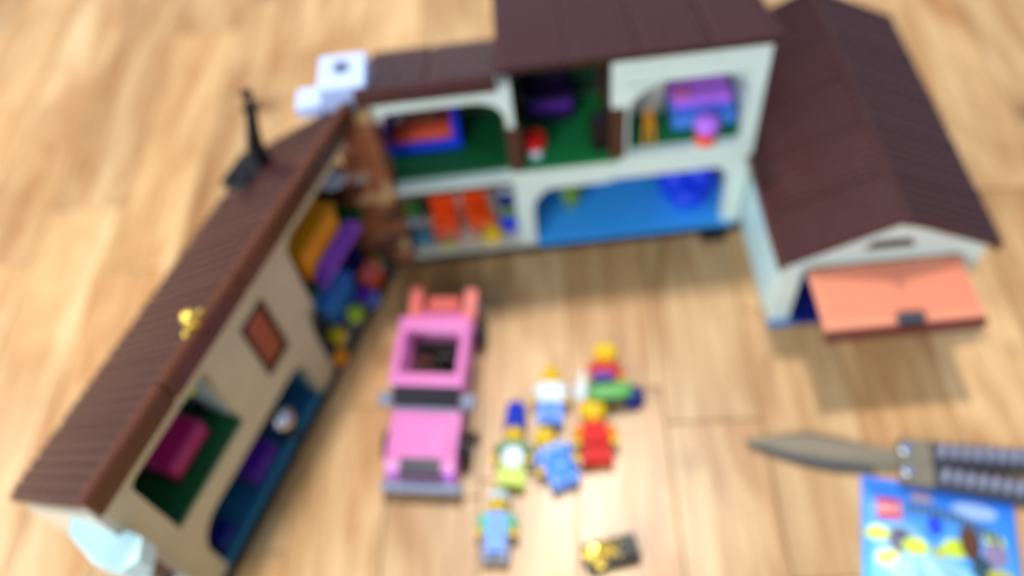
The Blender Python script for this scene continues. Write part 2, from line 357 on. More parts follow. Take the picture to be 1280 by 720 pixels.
# --- corner chimney built from mottled bricks ---
def chim_part():
    base = link('chimney', MB().box(-1.1, 1.3, -.1, 2.3, 0, 18.6, 0).mesh('chimney', 'chim'), house, (0, 0, 0), AB)
    base['label'] = 'mottled brown and tan chimney column in the corner'
    for j in range(15):
        z = j * 1.24
        row = [(-1.45, .1), (.1, 1.65)] if j % 2 else [(-1.45, -.7), (-.7, .9), (.9, 1.65)]
        for (a, b) in row:
            mt = rnd.choice(['chim', 'chim', 'chim', 'chim2', 'chim3', 'trim'])
            pr = rnd.choice([0, 0, .15, .3])
            link('brick', MB().box(a + .02, b - .02, -.5 - pr, -.1, z + .02, z + 1.22, .08).mesh('brick', mt), base)
        for (a, sgn) in ((-1.45, 1), (1.3, 1)):
            mt = rnd.choice(['chim', 'chim', 'chim2', 'trim'])
            link('brick', MB().box(a, a + .35, -.08, 2.2, z + .02, z + 1.22, .06).mesh('brick', mt), base)
    cap = MB(); cap.box(-1.5, 1.9, -.4, 3.2, 18.7, 20.9, .12)
    capo = cap.obj('chimney_cap', 'ice', house, False, rz=AB); capo['label'] = 'white chimney top with a dark flue hole'
    MB().cyl(.15, 1.6, 20.905, 21.1, .62, hole=.4).obj('flue_rim', 'grey', capo)
    MB().cyl(.15, 1.6, 20.9, 20.96, .5).obj('flue_hole', 'black', capo)
    MB().box(-3.4, -1.52, -.5, 1.6, 18.5, 19.6, .15).obj('ledge', 'ice', capo)
chim_part()

# --- garage ---
GA = math.radians(-4.2)
g0 = Vector((20.15, 35.0, 0)) - A
def GBx(name, mat, boxes, c=.06, label=None):
    for b in boxes:
        o = MB().box(*b, c).obj(name, mat, house, False, loc=g0, rz=GA)
        if label: o['label'] = label
    return o
def g_rot(x, y): return (g0.x + math.cos(GA) * x - math.sin(GA) * y, g0.y + math.sin(GA) * x + math.cos(GA) * y)
# front: two piers and a stepped gable
gw = wall('garage_wall', 'mint', GA, (0, 14.8), .0, 8.4, [(1.6, 13.2, 0, 6.8)], False, loc=g0, label='pale mint garage front')
gm = MB().prism([(0.1, 8.4), (14.7, 8.4), (7.4, 11.6)], 0, .9); gmo = gm.obj('gable', 'mint', house, False, loc=g0, rz=GA)
MB().prism([(5.6, 9.0), (9.2, 9.0), (8.7, 9.8), (6.1, 9.8)], -.15, -.01).obj('gable_vent', 'brown', gmo, False)
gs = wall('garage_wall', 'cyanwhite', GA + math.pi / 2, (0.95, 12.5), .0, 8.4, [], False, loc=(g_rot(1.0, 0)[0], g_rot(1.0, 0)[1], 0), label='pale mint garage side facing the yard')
GBx('garage_side', 'mint', [(13.8, 14.8, 1.0, 24, 0, 8.4), (0, 1, 12.6, 24, 0, 8.4), (0, 14.8, 24.05, 24.8, 0, 8.4)])
GBx('garage_floor', 'navy', [(1.1, 13.7, -.5, 23.9, 0, .3)])
GBx('baseplate', 'azure', [(-.1, 2.2, -.5, -.05, 0, .35), (13, 14.9, -.5, -.05, 0, .35)])
def garage_slope(sgn):
    n = 5; y0, y1 = -.7, 25.2; w_ = (y1 - y0) / n; rows = 8; prof = []
    e = -.5 if sgn < 0 else 15.3
    for i in range(rows):
        a, b = i / rows, (i + 1) / rows
        prof += [(7.4 + (e - 7.4) * a, 12.9 - 4.1 * a), (7.4 + (e - 7.4) * b, 12.9 - 4.1 * b + .09)]
    prof += [(e, 8.25), (7.4, 12.35)]
    mb = MB().prism(prof, .1, w_ - .1)
    for k in range(1, 6): mb.prism([(a, b + .1) for a, b in prof], w_ * k / 6 - .16, w_ * k / 6 + .16)
    mb.prism([(a, b + .18) for a, b in prof], w_ - .6, w_ - .12)
    me = mb.mesh('roof_panel', 'roof')
    for i in range(n): x, y = g_rot(0, y0 + i * w_); link('roof_panel', me, house, (x, y, 0), GA)
garage_slope(-1); garage_slope(1)
GBx('roof_ridge', 'roof', [(7.1, 7.7, -1.1, 12, 12.55, 13.05), (7.1, 7.7, 12.05, 25.2, 12.55, 13.05)], .12)
GBx('eave_board', 'trim', [(-.6, -.2, -.7, 11.0, 8.0, 8.9), (15.0, 15.4, -.7, 25.2, 8.0, 8.9)], .1)
# the raised garage door
dg = link('garage_door', None, house, (g_rot(1.6, -.6)[0], g_rot(1.6, -.6)[1], 7.2), rot=(math.radians(3), 0, GA))
dg['label'] = 'salmon garage door swung up level'
db_ = MB().box(.1, 11.2, -5.0, .2, 0, .55, .1)
for k in range(12): db_.box(.3, 11.0, -.2 - k * .38, -.04 - k * .38, .5, .68, .04)
db_.obj('door_panel', 'salmon', dg, False)
MB().box(.05, 11.25, -5.5, -5.02, -.6, .5, .1).obj('door_edge', 'dred', dg, False)
MB().box(5.0, 6.9, -5.2, -4.3, .62, 1.0, .1).cyl(5.4, -4.75, .95, 1.1, .25).cyl(6.5, -4.75, .95, 1.1, .25).obj('door_handle', 'dgrey', dg, False)
MB().box(.15, .5, -.5, 1.2, -.4, -.02, .05).obj('door_hinge', 'grey', dg, False)
MB().box(10.8, 11.15, -.5, 1.2, -.4, -.02, .05).obj('door_hinge', 'grey', dg, False)

# ------------------------------------------------------------------ things on the roof
def wl(s, t, h):  # left wing point
    return (A.x - math.cos(AL) * s - math.sin(AL) * t, A.y - math.sin(AL) * s + math.cos(AL) * t, h)
def wb(s, t, h):
    return (A.x + math.cos(AB) * s - math.sin(AB) * t, A.y + math.sin(AB) * s + math.cos(AB) * t, h)
an = thing('roof_antenna', 'thin black antenna on a black base on the left brown roof', 'antenna', (-18.4, 47.1, 14.3))
MB().box(-2.0, 1.3, -1.2, 1.3, -.3, .2, .08).cyl(-1.2, -.7, .3, .6, .3).cyl(-1.2, .7, .3, .6, .3).obj('base', 'black', an, False, rz=AL)
MB().tube([(1.0, 0, .3), (1.05, .1, 1.3), (1.5, .3, 3.3), (2.0, .7, 5.4)], [1.2, .75, .5, .4]).obj('mast', 'black', an)
MB().tube([(1.4, .7, 5.2), (2.6, .7, 5.4)], .28).tube([(2.0, .7, 5.3), (2.0, 1.0, 6.2)], .25).ball(2.0, 1.0, 6.2, .42).obj('crossbar', 'black', an)
gd = thing('gold_glow_domes', 'small shiny gold domes standing in for a glow on the brown ridge of the left wing', 'glow_stand_in', wl(20.0, -.45, 20.05), AL)  # gold domes added in place of a golden glow on the ridge
MB().cyl(0, 0, 0, .4, .5).ball(0, 0, .6, .52).obj('dome', 'gold', gd)
MB().ball(.8, 0, .12, .13).cyl(.8, 0, 0, .1, .2).obj('small_dome', 'gold', gd)
MB().ball(-.8, 0, .12, .14).cyl(-.8, 0, 0, .1, .2).obj('small_dome', 'gold', gd)

# ------------------------------------------------------------------ furniture, left wing (u = along wing toward far corner, v = into the wing)
def furn(name, label, cat, wing, s, t, h, group=None, rz=0):
    p = wl(s, t, h) if wing == 'L' else wb(s, t, h)
    return thing(name, label, cat, p, (AL if wing == 'L' else AB) + rz, group)
def legs(par, mat, xs, ys, z0, z1, r=.18):
    me = MB().cyl(0, 0, z0, z1, r, n=12).mesh('leg', mat, True)
    for x in xs:
        for y in ys: link('leg', me, par, (x, y, 0))
# upper corner room
f = furn('cabinet', 'large orange cabinet in the upper room by the chimney', 'cabinet', 'L', 7.0, 1.6, 9.22)
MB().box(-2.5, 2.5, -1.1, 2.4, .3, 3.4, .12).obj('body', 'amber', f, False)
MB().box(-2.3, -.08, -1.2, -1.11, .5, 3.2, .04).obj('door', 'amber', f, False); MB().box(.08, 2.3, -1.2, -1.11, .5, 3.2, .04).obj('door', 'amber', f, False)
MB().box(-2.5, 2.5, -1.0, 2.3, 0, .29, .05).obj('plinth', 'brown', f, False)
MB().box(-2.6, 2.6, -1.25, 2.5, 3.41, 3.7, .08).obj('top', 'amber', f, False)
f = furn('sofa', 'violet sofa in front of the orange cabinet', 'sofa', 'L', 6.6, -.2, 9.22)
MB().box(-2.4, 2.4, -.55, .1, .3, .9, .15).obj('seat', 'violet', f, False)
MB().box(-2.4, 2.4, .11, .35, .3, 1.6, .1).obj('backrest', 'violet', f, False)
MB().box(-3.0, -2.42, -.55, .4, 0, 1.2, .15).obj('armrest', 'purple', f, False); MB().box(2.42, 2.9, -.55, .4, 0, 1.2, .15).obj('armrest', 'violet', f, False)
f = furn('wardrobe', 'dark magenta wardrobe beside the orange cabinet under the roof', 'wardrobe', 'L', 6.0, 5.6, 9.22)
MB().box(-1.5, 2.2, -1.2, 1.5, 0, 3.5, .1).obj('body', 'magenta', f, False)
MB().box(-1.4, .3, -1.3, -1.21, .2, 3.3, .04).obj('door', 'magenta', f, False); MB().box(.4, 2.1, -1.3, -1.21, .2, 3.3, .04).obj('door', 'magenta', f, False)
for (s, t, h, lb) in ((1.2, 3.2, 14.0, 'upper white plate beside the chimney in the left wing'), (1.9, 2.1, 12.4, 'lower white plate beside the chimney in the left wing')):
    f = furn('plate', lb, 'plate', 'L', s, t, h, 'white plates by the chimney')
    MB().cyl(0, 0, 0, .25, .5, 1.25, 24).cyl(0, 0, .2, .4, 1.3, hole=.9, n=24).obj('dish', 'white', f)
f = furn('shelf_rack', 'dark rack under the two white plates', 'rack', 'L', 2.2, 2.9, 9.22)
MB().box(-1.2, 1.2, -1.3, 1, 2.95, 3.17, .05).box(-1.2, -.9, -1, 1, 0, 2.94, .05).box(.9, 1.2, -1, 1, 0, 2.94, .05).obj('lower_shelf', 'black', f, False)
MB().box(-.4, 1.6, -.2, 1.8, 4.76, 4.96, .05).box(-.3, -.1, 1.0, 1.3, 3.2, 4.75, .03).obj('upper_shelf', 'black', f, False)
# lower corner room
f = furn('armchair', 'navy blue armchair in the ground floor corner of the left wing', 'armchair', 'L', 3.2, 3.4, .82)
MB().box(-1.2, 1.2, -1, 1, .3, 1.5, .15).obj('seat', 'navy', f, False); MB().box(-1.2, 1.2, 1.02, 1.6, .3, 3.6, .15).obj('backrest', 'navy', f, False)
MB().box(-1.7, -1.22, -1, 1.5, 0, 2.2, .12).obj('armrest', 'navy', f, False); MB().box(1.22, 1.7, -1, 1.5, 0, 2.2, .12).obj('armrest', 'navy', f, False)
f = furn('toy_box', 'small red orange box with coral lid in front of the navy armchair', 'box', 'L', 3.3, .5, .82)
MB().box(-.9, .9, -.6, .6, 0, 1.8, .1).obj('body', 'orange', f, False); MB().box(-1.0, 1.0, -.7, .7, 1.81, 2.2, .08).obj('lid', 'coral', f, False)
f = furn('counter', 'teal counter in the ground floor room of the left wing', 'counter', 'L', 6.9, 2.4, .82)
MB().box(-2, 2, -1.2, 1.6, 0, 3.2, .1).obj('body', 'teal', f, False); MB().box(-2.1, 2.1, -1.3, 1.7, 3.21, 3.6, .08).obj('top', 'sky', f, False)
MB().box(-1.8, -.1, -1.28, -1.21, .3, 2.9, .03).obj('door', 'azure', f, False); MB().box(.1, 1.8, -1.28, -1.21, .3, 2.9, .03).obj('door', 'azure', f, False)
for (s, t, mt, lb) in ((7.3, .1, 'lime', 'lime yellow stool in front of the teal counter'), (9.6, .6, 'yellow', 'yellow stool left of the teal counter near the wall'), (5.2, .3, 'purple', 'purple stool between counter and navy armchair')):
    f = furn('stool', lb, 'stool', 'L', s, t, .82, 'stools in the ground floor room of the left wing')
    MB().cyl(0, 0, 1.0, 1.5, .75).obj('seat', mt, f); MB().cyl(0, 0, 0, .99, .3).obj('leg', 'grey', f)
f = furn('cooker', 'dark navy cooker left of the teal counter', 'cooker', 'L', 10.0, 2.8, .82)
MB().box(-1, 1, -1.2, 1.4, 0, 3.3, .1).obj('body', 'dgrey', f, False)
MB().box(-.8, .8, -1.28, -1.21, .5, 2.4, .03).obj('oven_door', 'glass', f, False)
for a in (-.5, .5):
    for b in (-.5, .6): MB().cyl(a, b, 3.3, 3.4, .35).obj('hotplate', 'black', f)
# second upper room
f = furn('bed', 'dark magenta bed in the upper room near the end of the left wing', 'bed', 'L', 24.6, 2.4, 9.22)
MB().box(-1.9, 1.9, -1.3, 4.0, .9, 2.4, .25).obj('mattress', 'magenta', f, False)
MB().box(-2.0, 2.0, -1.1, 4.2, .4, .88, .05).obj('bed_frame', 'brown', f, False)
legs(f, 'brown', (-1.7, 1.7), (-.9, 3.9), 0, .4, .2)
MB().box(-1.6, 1.6, 2.6, 3.9, 2.41, 3.0, .25).obj('pillow', 'magenta', f, False)
MB().box(-2.0, 2.0, 4.22, 4.6, .2, 4.0, .1).obj('headboard', 'brown', f, False)
f = furn('lamp', 'small yellow lamp in the dark corner behind the magenta bed', 'lamp', 'L', 21.0, 3.2, 9.22)
MB().cyl(0, 0, 3.0, 4.6, 1.0, .5).obj('shade', 'lime', f); MB().cyl(0, 0, 0, 3.0, .2).cyl(0, 0, 0, .2, .7).obj('stem', 'black', f)
# lower long room
f = furn('ball', 'shiny silver ball on a stand in the azure ground floor room', 'ball', 'L', 18.2, .7, .82)
MB().ball(0, 0, 2.5, 1.05, n=24, m=16).obj('globe', 'chrome', f); MB().cyl(0, 0, 0, 1.6, .4, .25).cyl(0, 0, 0, .2, .7).obj('stand', 'dgrey', f)
f = furn('armchair', 'purple armchair left of the silver ball', 'armchair', 'L', 21.4, 1.7, .82)
MB().box(-1.1, 1.1, -1, 1, .3, 1.4, .15).obj('seat', 'purple', f, False); MB().box(-1.1, 1.1, 1.02, 1.5, .3, 3.2, .15).obj('backrest', 'purple', f, False)
MB().box(-1.5, -1.12, -1, 1.4, 0, 2.0, .12).obj('armrest', 'purple', f, False); MB().box(1.12, 1.5, -1, 1.4, 0, 2.0, .12).obj('armrest', 'purple', f, False)
f = furn('console', 'black console table behind the silver ball', 'table', 'L', 18.6, 4.2, .82)
MB().box(-2.2, 2.2, -1, 1.2, 2.6, 3.0, .06).obj('table_top', 'black', f, False); legs(f, 'black', (-1.9, 1.9), (-.7, .9), 0, 2.6)
f = furn('footstool', 'dark blue footstool at the near end of the azure room', 'stool', 'L', 27.2, 1.2, .82)
MB().box(-1, 1, -.8, .8, .5, 1.3, .2).obj('seat', 'navy', f, False); legs(f, 'black', (-.7, .7), (-.5, .5), 0, .5)

for (s_, t_, h_, mt, lb, sz) in ((4.9, -.05, .42, 'sky', 'small light blue brick on the floor edge below the violet sofa', .6), (8.4, 1.0, .82, 'navy', 'small navy brick between the yellow and lime stools', .6),
        (10.9, -.05, .42, 'amber', 'small amber brick by the floor edge at the tan wall', .55), (1.9, 1.0, .82, 'lime', 'small lime brick at the foot of the chimney', .6)):
    f = furn('loose_brick', lb, 'brick', 'L', s_, t_, h_, 'small loose bricks in the corner room')
    MB().box(-sz, sz, -sz * .7, sz * .7, 0, 1.15, .07).studs(-sz, sz, -sz * .5, sz * .5, 1.15, .25, .18).obj('block', mt, f, False)

# ------------------------------------------------------------------ furniture, rear wing
f = furn('bed', 'blue bed frame with orange red cover in the rear left room', 'bed', 'R', 4.4, 4.6, 9.72)
MB().box(-3.2, 3.0, -1.2, 2.8, .2, 1.0, .1).obj('bed_frame', 'royal', f, False)
MB().box(-2.6, 2.4, -.9, 2.6, 1.01, 1.7, .25).obj('mattress', 'ember', f, False)
MB().box(2.5, 3.0, -1.2, 2.8, 1.02, 3.2, .1).obj('footboard', 'royal', f, False)
MB().box(-3.2, -2.7, -1.2, 2.8, 1.02, 3.0, .1).obj('headboard', 'navy', f, False)
MB().box(-1.7, 1.5, .3, 2.5, 1.72, 2.5, .2).obj('blanket', 'trim', f, False)
MB().box(-2.4, -1.7, .9, 2.3, 1.72, 2.2, .2).obj('pillow', 'white', f, False)
P['dpurple'] = plastic('deep_purple_plastic', (36, 18, 62))
f = furn('dressing_table', 'dark purple dressing table in the green middle room', 'dresser', 'R', 14.9, 6.0, 10.22)
MB().box(-1.9, 1.9, -1.2, 1.6, 0, 2.6, .1).obj('body', 'dpurple', f, False)
MB().box(-1.6, 1.6, .9, 1.3, 2.61, 6.2, .3).obj('mirror_frame', 'dpurple', f, False)
MB().box(-1.3, 1.3, .82, .89, 2.9, 5.9, .03).obj('mirror', 'glass', f, False)
for z in (.3, 1.4): MB().box(-1.7, 1.7, -1.3, -1.21, z, z + .95, .04).obj('drawer', 'purple' if z > 1 else 'dpurple', f, False)
f = furn('stool', 'round red stool with white foot in the green middle room', 'stool', 'R', 13.3, 1.5, 10.22)
MB().cyl(0, 0, 1.1, 2.0, .85).obj('seat', 'red', f); MB().cyl(0, 0, 0, 1.09, .6, .4).obj('foot', 'white', f)
f = furn('speaker', 'black floor box against the brown partition in the middle room', 'speaker', 'R', 18.5, 1.7, 10.22)
MB().box(-.7, .7, -.8, .8, 0, 3.0, .1).obj('body', 'black', f, False); MB().cyl(0, 0, 3.0, 3.15, .4).obj('knob', 'dgrey', f)
f = furn('easel', 'yellow orange easel leaning in the rear right room', 'easel', 'R', 22.4, 1.5, 10.22)
for a, b in ((-.3, -.12), (.3, .12)): MB().tube([(a * 1.2, -.3, 0), (b, .5, 2.9)], .13, 8).obj('leg', 'amber', f)
MB().box(-.4, .4, .1, .3, 1.3, 1.6, .04).obj('shelf', 'amber', f, False)
f = furn('bed', 'blue bed with lilac and pink covers in the rear right room', 'bed', 'R', 27.0, 4.0, 10.22)
MB().box(-2.6, 2.4, -2.0, 3.6, .3, 1.5, .12).obj('bed_frame', 'sky', f, False)
MB().box(-2.5, 2.3, -1.0, 2.3, 1.52, 2.5, .3).obj('cover', 'lilac', f, False)
MB().box(-2.4, -1.0, -.9, .4, 2.52, 2.7, .1).obj('cushion', 'pink', f, False)
MB().box(-1.6, 1.5, 2.31, 3.3, 1.52, 2.8, .2).obj('pillow', 'sky', f, False)
MB().box(-2.0, 1.9, 3.62, 4.0, .3, 4.2, .3).obj('headboard', 'lilac', f, False)
f = furn('stool', 'pink ball topped stool with orange base beside the blue bed', 'stool', 'R', 26.8, .9, 10.22)
MB().ball(0, 0, 1.7, 1.0, 1.0, .9, 20, 12).obj('seat', 'lilac', f); MB().cyl(0, 0, 0, .9, .85, .6).obj('base', 'orange', f)
# ground floor left
for i, (s, t, r, lb) in enumerate(((4.8, 2.6, .05, 'orange high backed chair nearer the chimney'), (7.7, 3.0, .25, 'orange high backed chair farther from the chimney'))):
    f = furn('chair', lb, 'chair', 'R', s, t, .82, 'orange chairs in the ground floor room', r)
    MB().box(-1.15, 1.15, -1.9, .5, 1.3, 2.1, .2).obj('seat', 'orange', f, False)
    MB().box(-1.15, 1.15, .52, 1.1, 1.3, 5.0, .25).obj('backrest', 'orange', f, False)
    legs(f, 'orange', (-.65, .65), (-1.6, .7), 0, 1.3, .18)
    MB().box(-.6, .6, -2.3, -1.95, .0, .4, .05).obj('footrest', 'lime', f, False)
f = furn('potted_plant', 'green leafy plant in a white pot beside the chimney base', 'plant', 'R', 1.9, 2.9, .82)
MB().cyl(0, 0, 0, 1.5, .55, .75).obj('pot', 'white', f)
mb = MB()
for k in range(9):
    a = k * 2.4; mb.tube([(0, 0, 1.4), (.4 * math.cos(a), .4 * math.sin(a), 2.3 + .15 * (k % 3)), (1.0 * math.cos(a), 1.0 * math.sin(a), 2.6 + .25 * (k % 4))], [.08, .3, .04], 6)
mb.obj('leaves', 'dgreen2', f)
f = furn('side_table', 'low teal table beside the potted plant', 'table', 'R', 2.6, 1.0, .82)
MB().box(-.9, 1.0, -.7, .8, .9, 1.3, .08).obj('table_top', 'teal', f, False); legs(f, 'teal', (-.6, .7), (-.45, .5), 0, .9, .15)
f = furn('television', 'black television between plant and orange chair', 'television', 'R', 2.9, 4.6, .82)
MB().box(-1.2, 1.2, -.6, .7, .8, 3.4, .15).obj('body', 'black', f, False); MB().box(-.95, .95, -.68, -.61, 1.1, 3.1, .05).obj('screen', 'glass', f, False)
MB().box(-.8, .8, -.5, .5, 0, .79, .06).obj('stand', 'dgrey', f, False)
f = furn('stool', 'yellow stool in front of the farther orange chair', 'stool', 'R', 8.9, .6, .82)
MB().cyl(0, 0, .7, 1.3, .8).obj('seat', 'yellow', f); MB().cyl(0, 0, 0, .69, .4).obj('leg', 'yellow', f)
f = furn('locker', 'blue locker with a lime drawer against the mint pillar', 'locker', 'R', 10.4, 2.2, .82)
MB().box(-.8, .8, -.8, .9, 0, 1.9, .1).obj('body', 'royal', f, False)
MB().box(-.75, .75, -.75, .85, 1.91, 3.2, .1).obj('middle_drawer', 'olive', f, False)
MB().box(-.8, .8, -.8, .9, 3.21, 4.6, .1).obj('top_drawer', 'navy', f, False)
MB().box(-.4, .5, -.4, .5, 4.61, 5.1, .1).obj('box_lid', 'white', f, False)
# ground floor right
f = furn('beanbag', 'bright blue two lobed beanbag on the blue ground floor', 'beanbag', 'R', 26.5, 3.0, .82)
MB().ball(-1.1, .6, 1.9, 1.5, 1.3, 1.9).ball(1.1, .6, 1.9, 1.5, 1.3, 1.9).ball(0, -.5, 1.2, 1.8, 1.4, 1.2).obj('cushion', 'royal', f)
MB().ball(-1.6, .9, 3.7, .4).ball(1.5, .9, 3.7, .4).obj('tuft', 'sky', f)
f = furn('plant', 'round olive green plant at the left of the blue room', 'plant', 'R', 16.1, 3.7, .82)
mb = MB().ball(0, 0, 1.7, .9, .9, .8)
for k in range(10):
    a = k * 2.4; mb.ball(.6 * math.cos(a), .6 * math.sin(a), 1.5 + .12 * (k % 5), .42, n=8, m=6)
mb.obj('leaves', 'olive', f); MB().cyl(0, 0, 0, 1.0, .5, .7).obj('pot', 'olive', f)

# ------------------------------------------------------------------ pink car
CA = math.radians(-12.3)
car = thing('toy_car', 'pink toy car with open roof hole, grey bumper and coral tail fins', 'toy car', (-8.9, 25.25, 0), CA)
mb = MB()
mb.box(-2.6, 2.7, .2, 15.1, .9, 1.7, .1)                       # chassis
mb.prism([(.5, 1.7), (.5, 2.5), (1.1, 3.0), (4.9, 3.2), (5.2, 3.2), (5.2, 1.7)], -2.55, 2.65, 'x')
mb.box(-2.6, -2.0, 5.22, 12.6, 1.72, 3.2, .08).box(2.1, 2.7, 5.22, 12.6, 1.72, 3.2, .08)
mb.box(-2.6, 2.7, 12.0, 14.0, 1.72, 3.1, .1)
mb.obj('body', 'carpink', car, False)
MB().box(-2.0, 2.1, 1.3, 4.6, 3.02, 3.3, .14).obj('bonnet', 'carpink', car, False)
rf = MB()
rf.box(-2.8, 2.9, 6.3, 7.3, 4.6, 5.1, .12).box(-2.8, 2.9, 11.15, 12.3, 4.6, 5.1, .12).box(-2.8, -2.1, 7.32, 11.13, 4.6, 5.08, .1).box(2.2, 2.9, 7.32, 11.13, 4.6, 5.08, .1)
rfo = rf.obj('roof_frame', 'carpink', car, False)
for (x, y) in ((-2.5, 11.9), (2.3, 11.9), (-2.5, 6.6), (2.3, 6.6)): MB().box(x, x + .3, y - .2, y + .3, 3.22, 4.58, .04).obj('pillar', 'carpink', car, False)
ws = MB().prism([(5.25, 3.22), (6.15, 4.85), (6.35, 4.75), (5.6, 3.22)], -2.45, 2.55, 'x').obj('windshield', 'glass', car, False)
MB().box(-2.5, 2.6, 5.0, 5.24, 3.22, 3.45, .05).obj('wiper_strip', 'grey', ws, False)
MB().box(-1.9, 2.0, 7.6, 11.9, 1.72, 1.9, .02).obj('cabin_floor', 'black', car, False)
MB().box(-1.6, -.1, 7.8, 9.2, 1.92, 2.5, .1).box(-1.6, -.1, 9.22, 9.7, 1.92, 3.3, .1).obj('seat', 'dred', car, False)
MB().box(.2, 1.7, 7.8, 9.2, 1.92, 2.6, .1).box(.2, 1.7, 9.22, 9.7, 1.92, 3.8, .1).obj('seat', 'black', car, False)
st = MB().cyl(-.85, 7.1, 3.0, 3.15, .55, hole=.42).obj('steering_wheel', 'black', car); MB().tube([(-.85, 6.6, 2.2), (-.85, 7.1, 3.05)], .1).obj('steering_column', 'black', st)
for x in (-3.5, 2.75):
    mr = MB().box(x - .1, x + 1.0, 5.1, 6.2, 3.4, 4.2, .2).obj('mirror', 'grey', car, False)
MB().box(-1.5, 1.7, .16, .48, 1.9, 2.75, .06).box(-1.4, 1.6, .5, 1.3, 2.95, 3.12, .05).obj('grille', 'dgrey', car, False)
MB().box(-3.0, 3.1, -.55, .15, .7, 1.7, .2).obj('front_bumper', 'grey', car, False)
for x in (-2.1, 2.2): MB().tube([(x, .6, 2.15), (x, .25, 2.15)], .38, 14).obj('headlight', 'lilac', car)
MB().box(-2.6, 2.7, 14.02, 15.3, 1.72, 2.2, .08).obj('boot_floor', 'dgrey', car, False)
MB().prism([(13.0, 2.2), (15.6, 2.2), (15.9, 3.7), (15.4, 3.6), (13.4, 3.3)], -2.65, -1.75, 'x').obj('tail_fin', 'coral', car, False)
MB().prism([(13.0, 2.2), (15.6, 2.2), (15.9, 3.7), (15.4, 3.6), (13.4, 3.3)], 1.85, 2.75, 'x').obj('tail_fin', 'coral', car, False)
MB().box(-1.7, 1.8, 14.02, 14.6, 2.21, 2.7, .1).box(-1.3, 1.4, 14.1, 15.5, 2.21, 3.2, .15).obj('boot_lid', 'coral', car, False)
for x in (-.6, .7): MB().tube([(x, 15.3, 1.9), (x, 15.6, 1.9)], .25).obj('tail_lamp', 'dred', car)
MB().box(-2.9, 3.0, 15.32, 15.9, .8, 1.6, .15).obj('rear_bumper', 'grey', car, False)
def wheel(x, y):
    w_ = MB().cyl(0, 0, -.45, .45, 1.15, n=24, hole=.6).obj('wheel', 'black', car, loc=(x, y, 1.16)); w_.rotation_euler = (0, math.pi / 2, 0)
    MB().cyl(0, 0, -.4, .4, .6, n=20).cyl(0, 0, .38, .5, .22, n=12).obj('hub', 'grey', w_)
for x in (-2.75, 2.95):
    for y in (3.0, 13.4): wheel(x, y)

# ------------------------------------------------------------------ toy figures (lying on the floor; local +y towards the head, +z up from the floor)
def figure(label, x, y, rz, torso, legsm, head='yellow', hat=None, hatm='yellow', sleeve=None, small=False, sc=1.05, dress=False, lift=0, extra=None):
    f = thing('toy_figure', label, 'toy figure', (x, y, lift), rz, 'toy figures lying on the floor'); f.scale = (sc, sc, sc)
    L = 1.0 if small else 1.5
    if dress:
        MB().prism([(-1.05, 0), (1.05, 0), (.85, L + .1), (-.85, L + .1)], .15, 1.15, 'z').obj('skirt', legsm, f, False)
    else:
        for s in (-1, 1):
            MB().box(.03 if s > 0 else -.95, .95 if s > 0 else -.03, 0.05, L, .15, 1.1, .1).box(.03 if s > 0 else -.95, .95 if s > 0 else -.03, 0, .4, .15, 1.35, .1).obj('leg', legsm, f, False)
        MB().box(-.95, .95, L + .01, L + .3, .15, 1.1, .06).obj('hips', legsm, f, False)
    a = L + .32
    tb = MB().prism([(-.98, a), (.98, a), (.72, a + 1.55), (-.72, a + 1.55)], .1, 1.1, 'z').obj('torso', torso, f, False)
    for s in (-1, 1):
        ar = MB().tube([(s * .85, a + 1.35, .6), (s * 1.12, a + .95, .6), (s * 1.2, a + .5, .85)], [.33, .33, .27]).obj('arm', sleeve or torso, f)
        MB().tube([(s * 1.2, a + .45, .85), (s * 1.22, a + .15, 1.05)], .2, 10).box(s * 1.22 - .28, s * 1.22 + .28, a - .12, a + .15, .8, 1.3, .1).obj('hand', 'yellow', ar)
    h = link('head', None, f, (0, a + 1.6, .66)); h.rotation_euler = (-math.pi / 2, 0, 0)
    hm = MB().cyl(0, 0, 0, .2, .42).cyl(0, 0, .2, 1.25, .68, n=24, c=.14)
    h.data = None; hd = hm.obj('head', head, f); hd.location = h.location; hd.rotation_euler = (-math.pi / 2, 0, 0)
    bpy.data.objects.remove(h)
    # face looks up (+z of the figure = -y of the head)
    fc = MB()
    for s in (-1, 1): fc.ball(s * .24, -.655, .78, .09, .05, .11, 8, 6)
    for k in range(5): q = (k - 2) / 2; fc.ball(q * .22, -.66 + .02 * q * q, .48 + .06 * q * q, .06, .04, .04, 6, 4)
    fc.obj('face', 'black', hd)
    if hat == 'tall': MB().cyl(0, 0, .95, 3.1, .86, .7, 20, .2).obj('hat', hatm, hd)
    elif hat == 'cap': MB().cyl(0, 0, .8, 1.5, .84, .7, 20, .15).box(-.6, .6, -1.2, -.4, .8, 1.0, .05).obj('hat', hatm, hd)
    elif hat == 'hood': MB().ball(0, .1, 1.0, .98, .85, .8, 16, 10).obj('hood', hatm, hd)
    else: MB().cyl(0, 0, 1.25, 1.45, .35).obj('stud', head, hd)
    return f
R_ = math.radians
f = figure('toy figure in green top and light blue apron with white cap, nearest the photo bottom', -4.15, 18.9, R_(-10), 'aqua', 'grey', hat='cap', hatm='white')
MB().prism([(-.6, .5), (.6, .5), (.62, 3.2), (-.62, 3.2)], 1.36, 1.46, 'z').obj('apron', 'sky', f, False)
f = figure('toy figure in green dress with tall blue hat and a white disc', -2.35, 24.2, R_(-11), 'lgreen', 'lime', hat='tall', hatm='hatblue', dress=True)
MB().cyl(0.05, 2.0, 1.15, 1.4, .78, n=20).obj('disc', 'white', f)
figure('toy figure in white shirt and blue trousers beside the tall blue hat figure', 1.25, 28.6, R_(-10), 'white', 'sky')
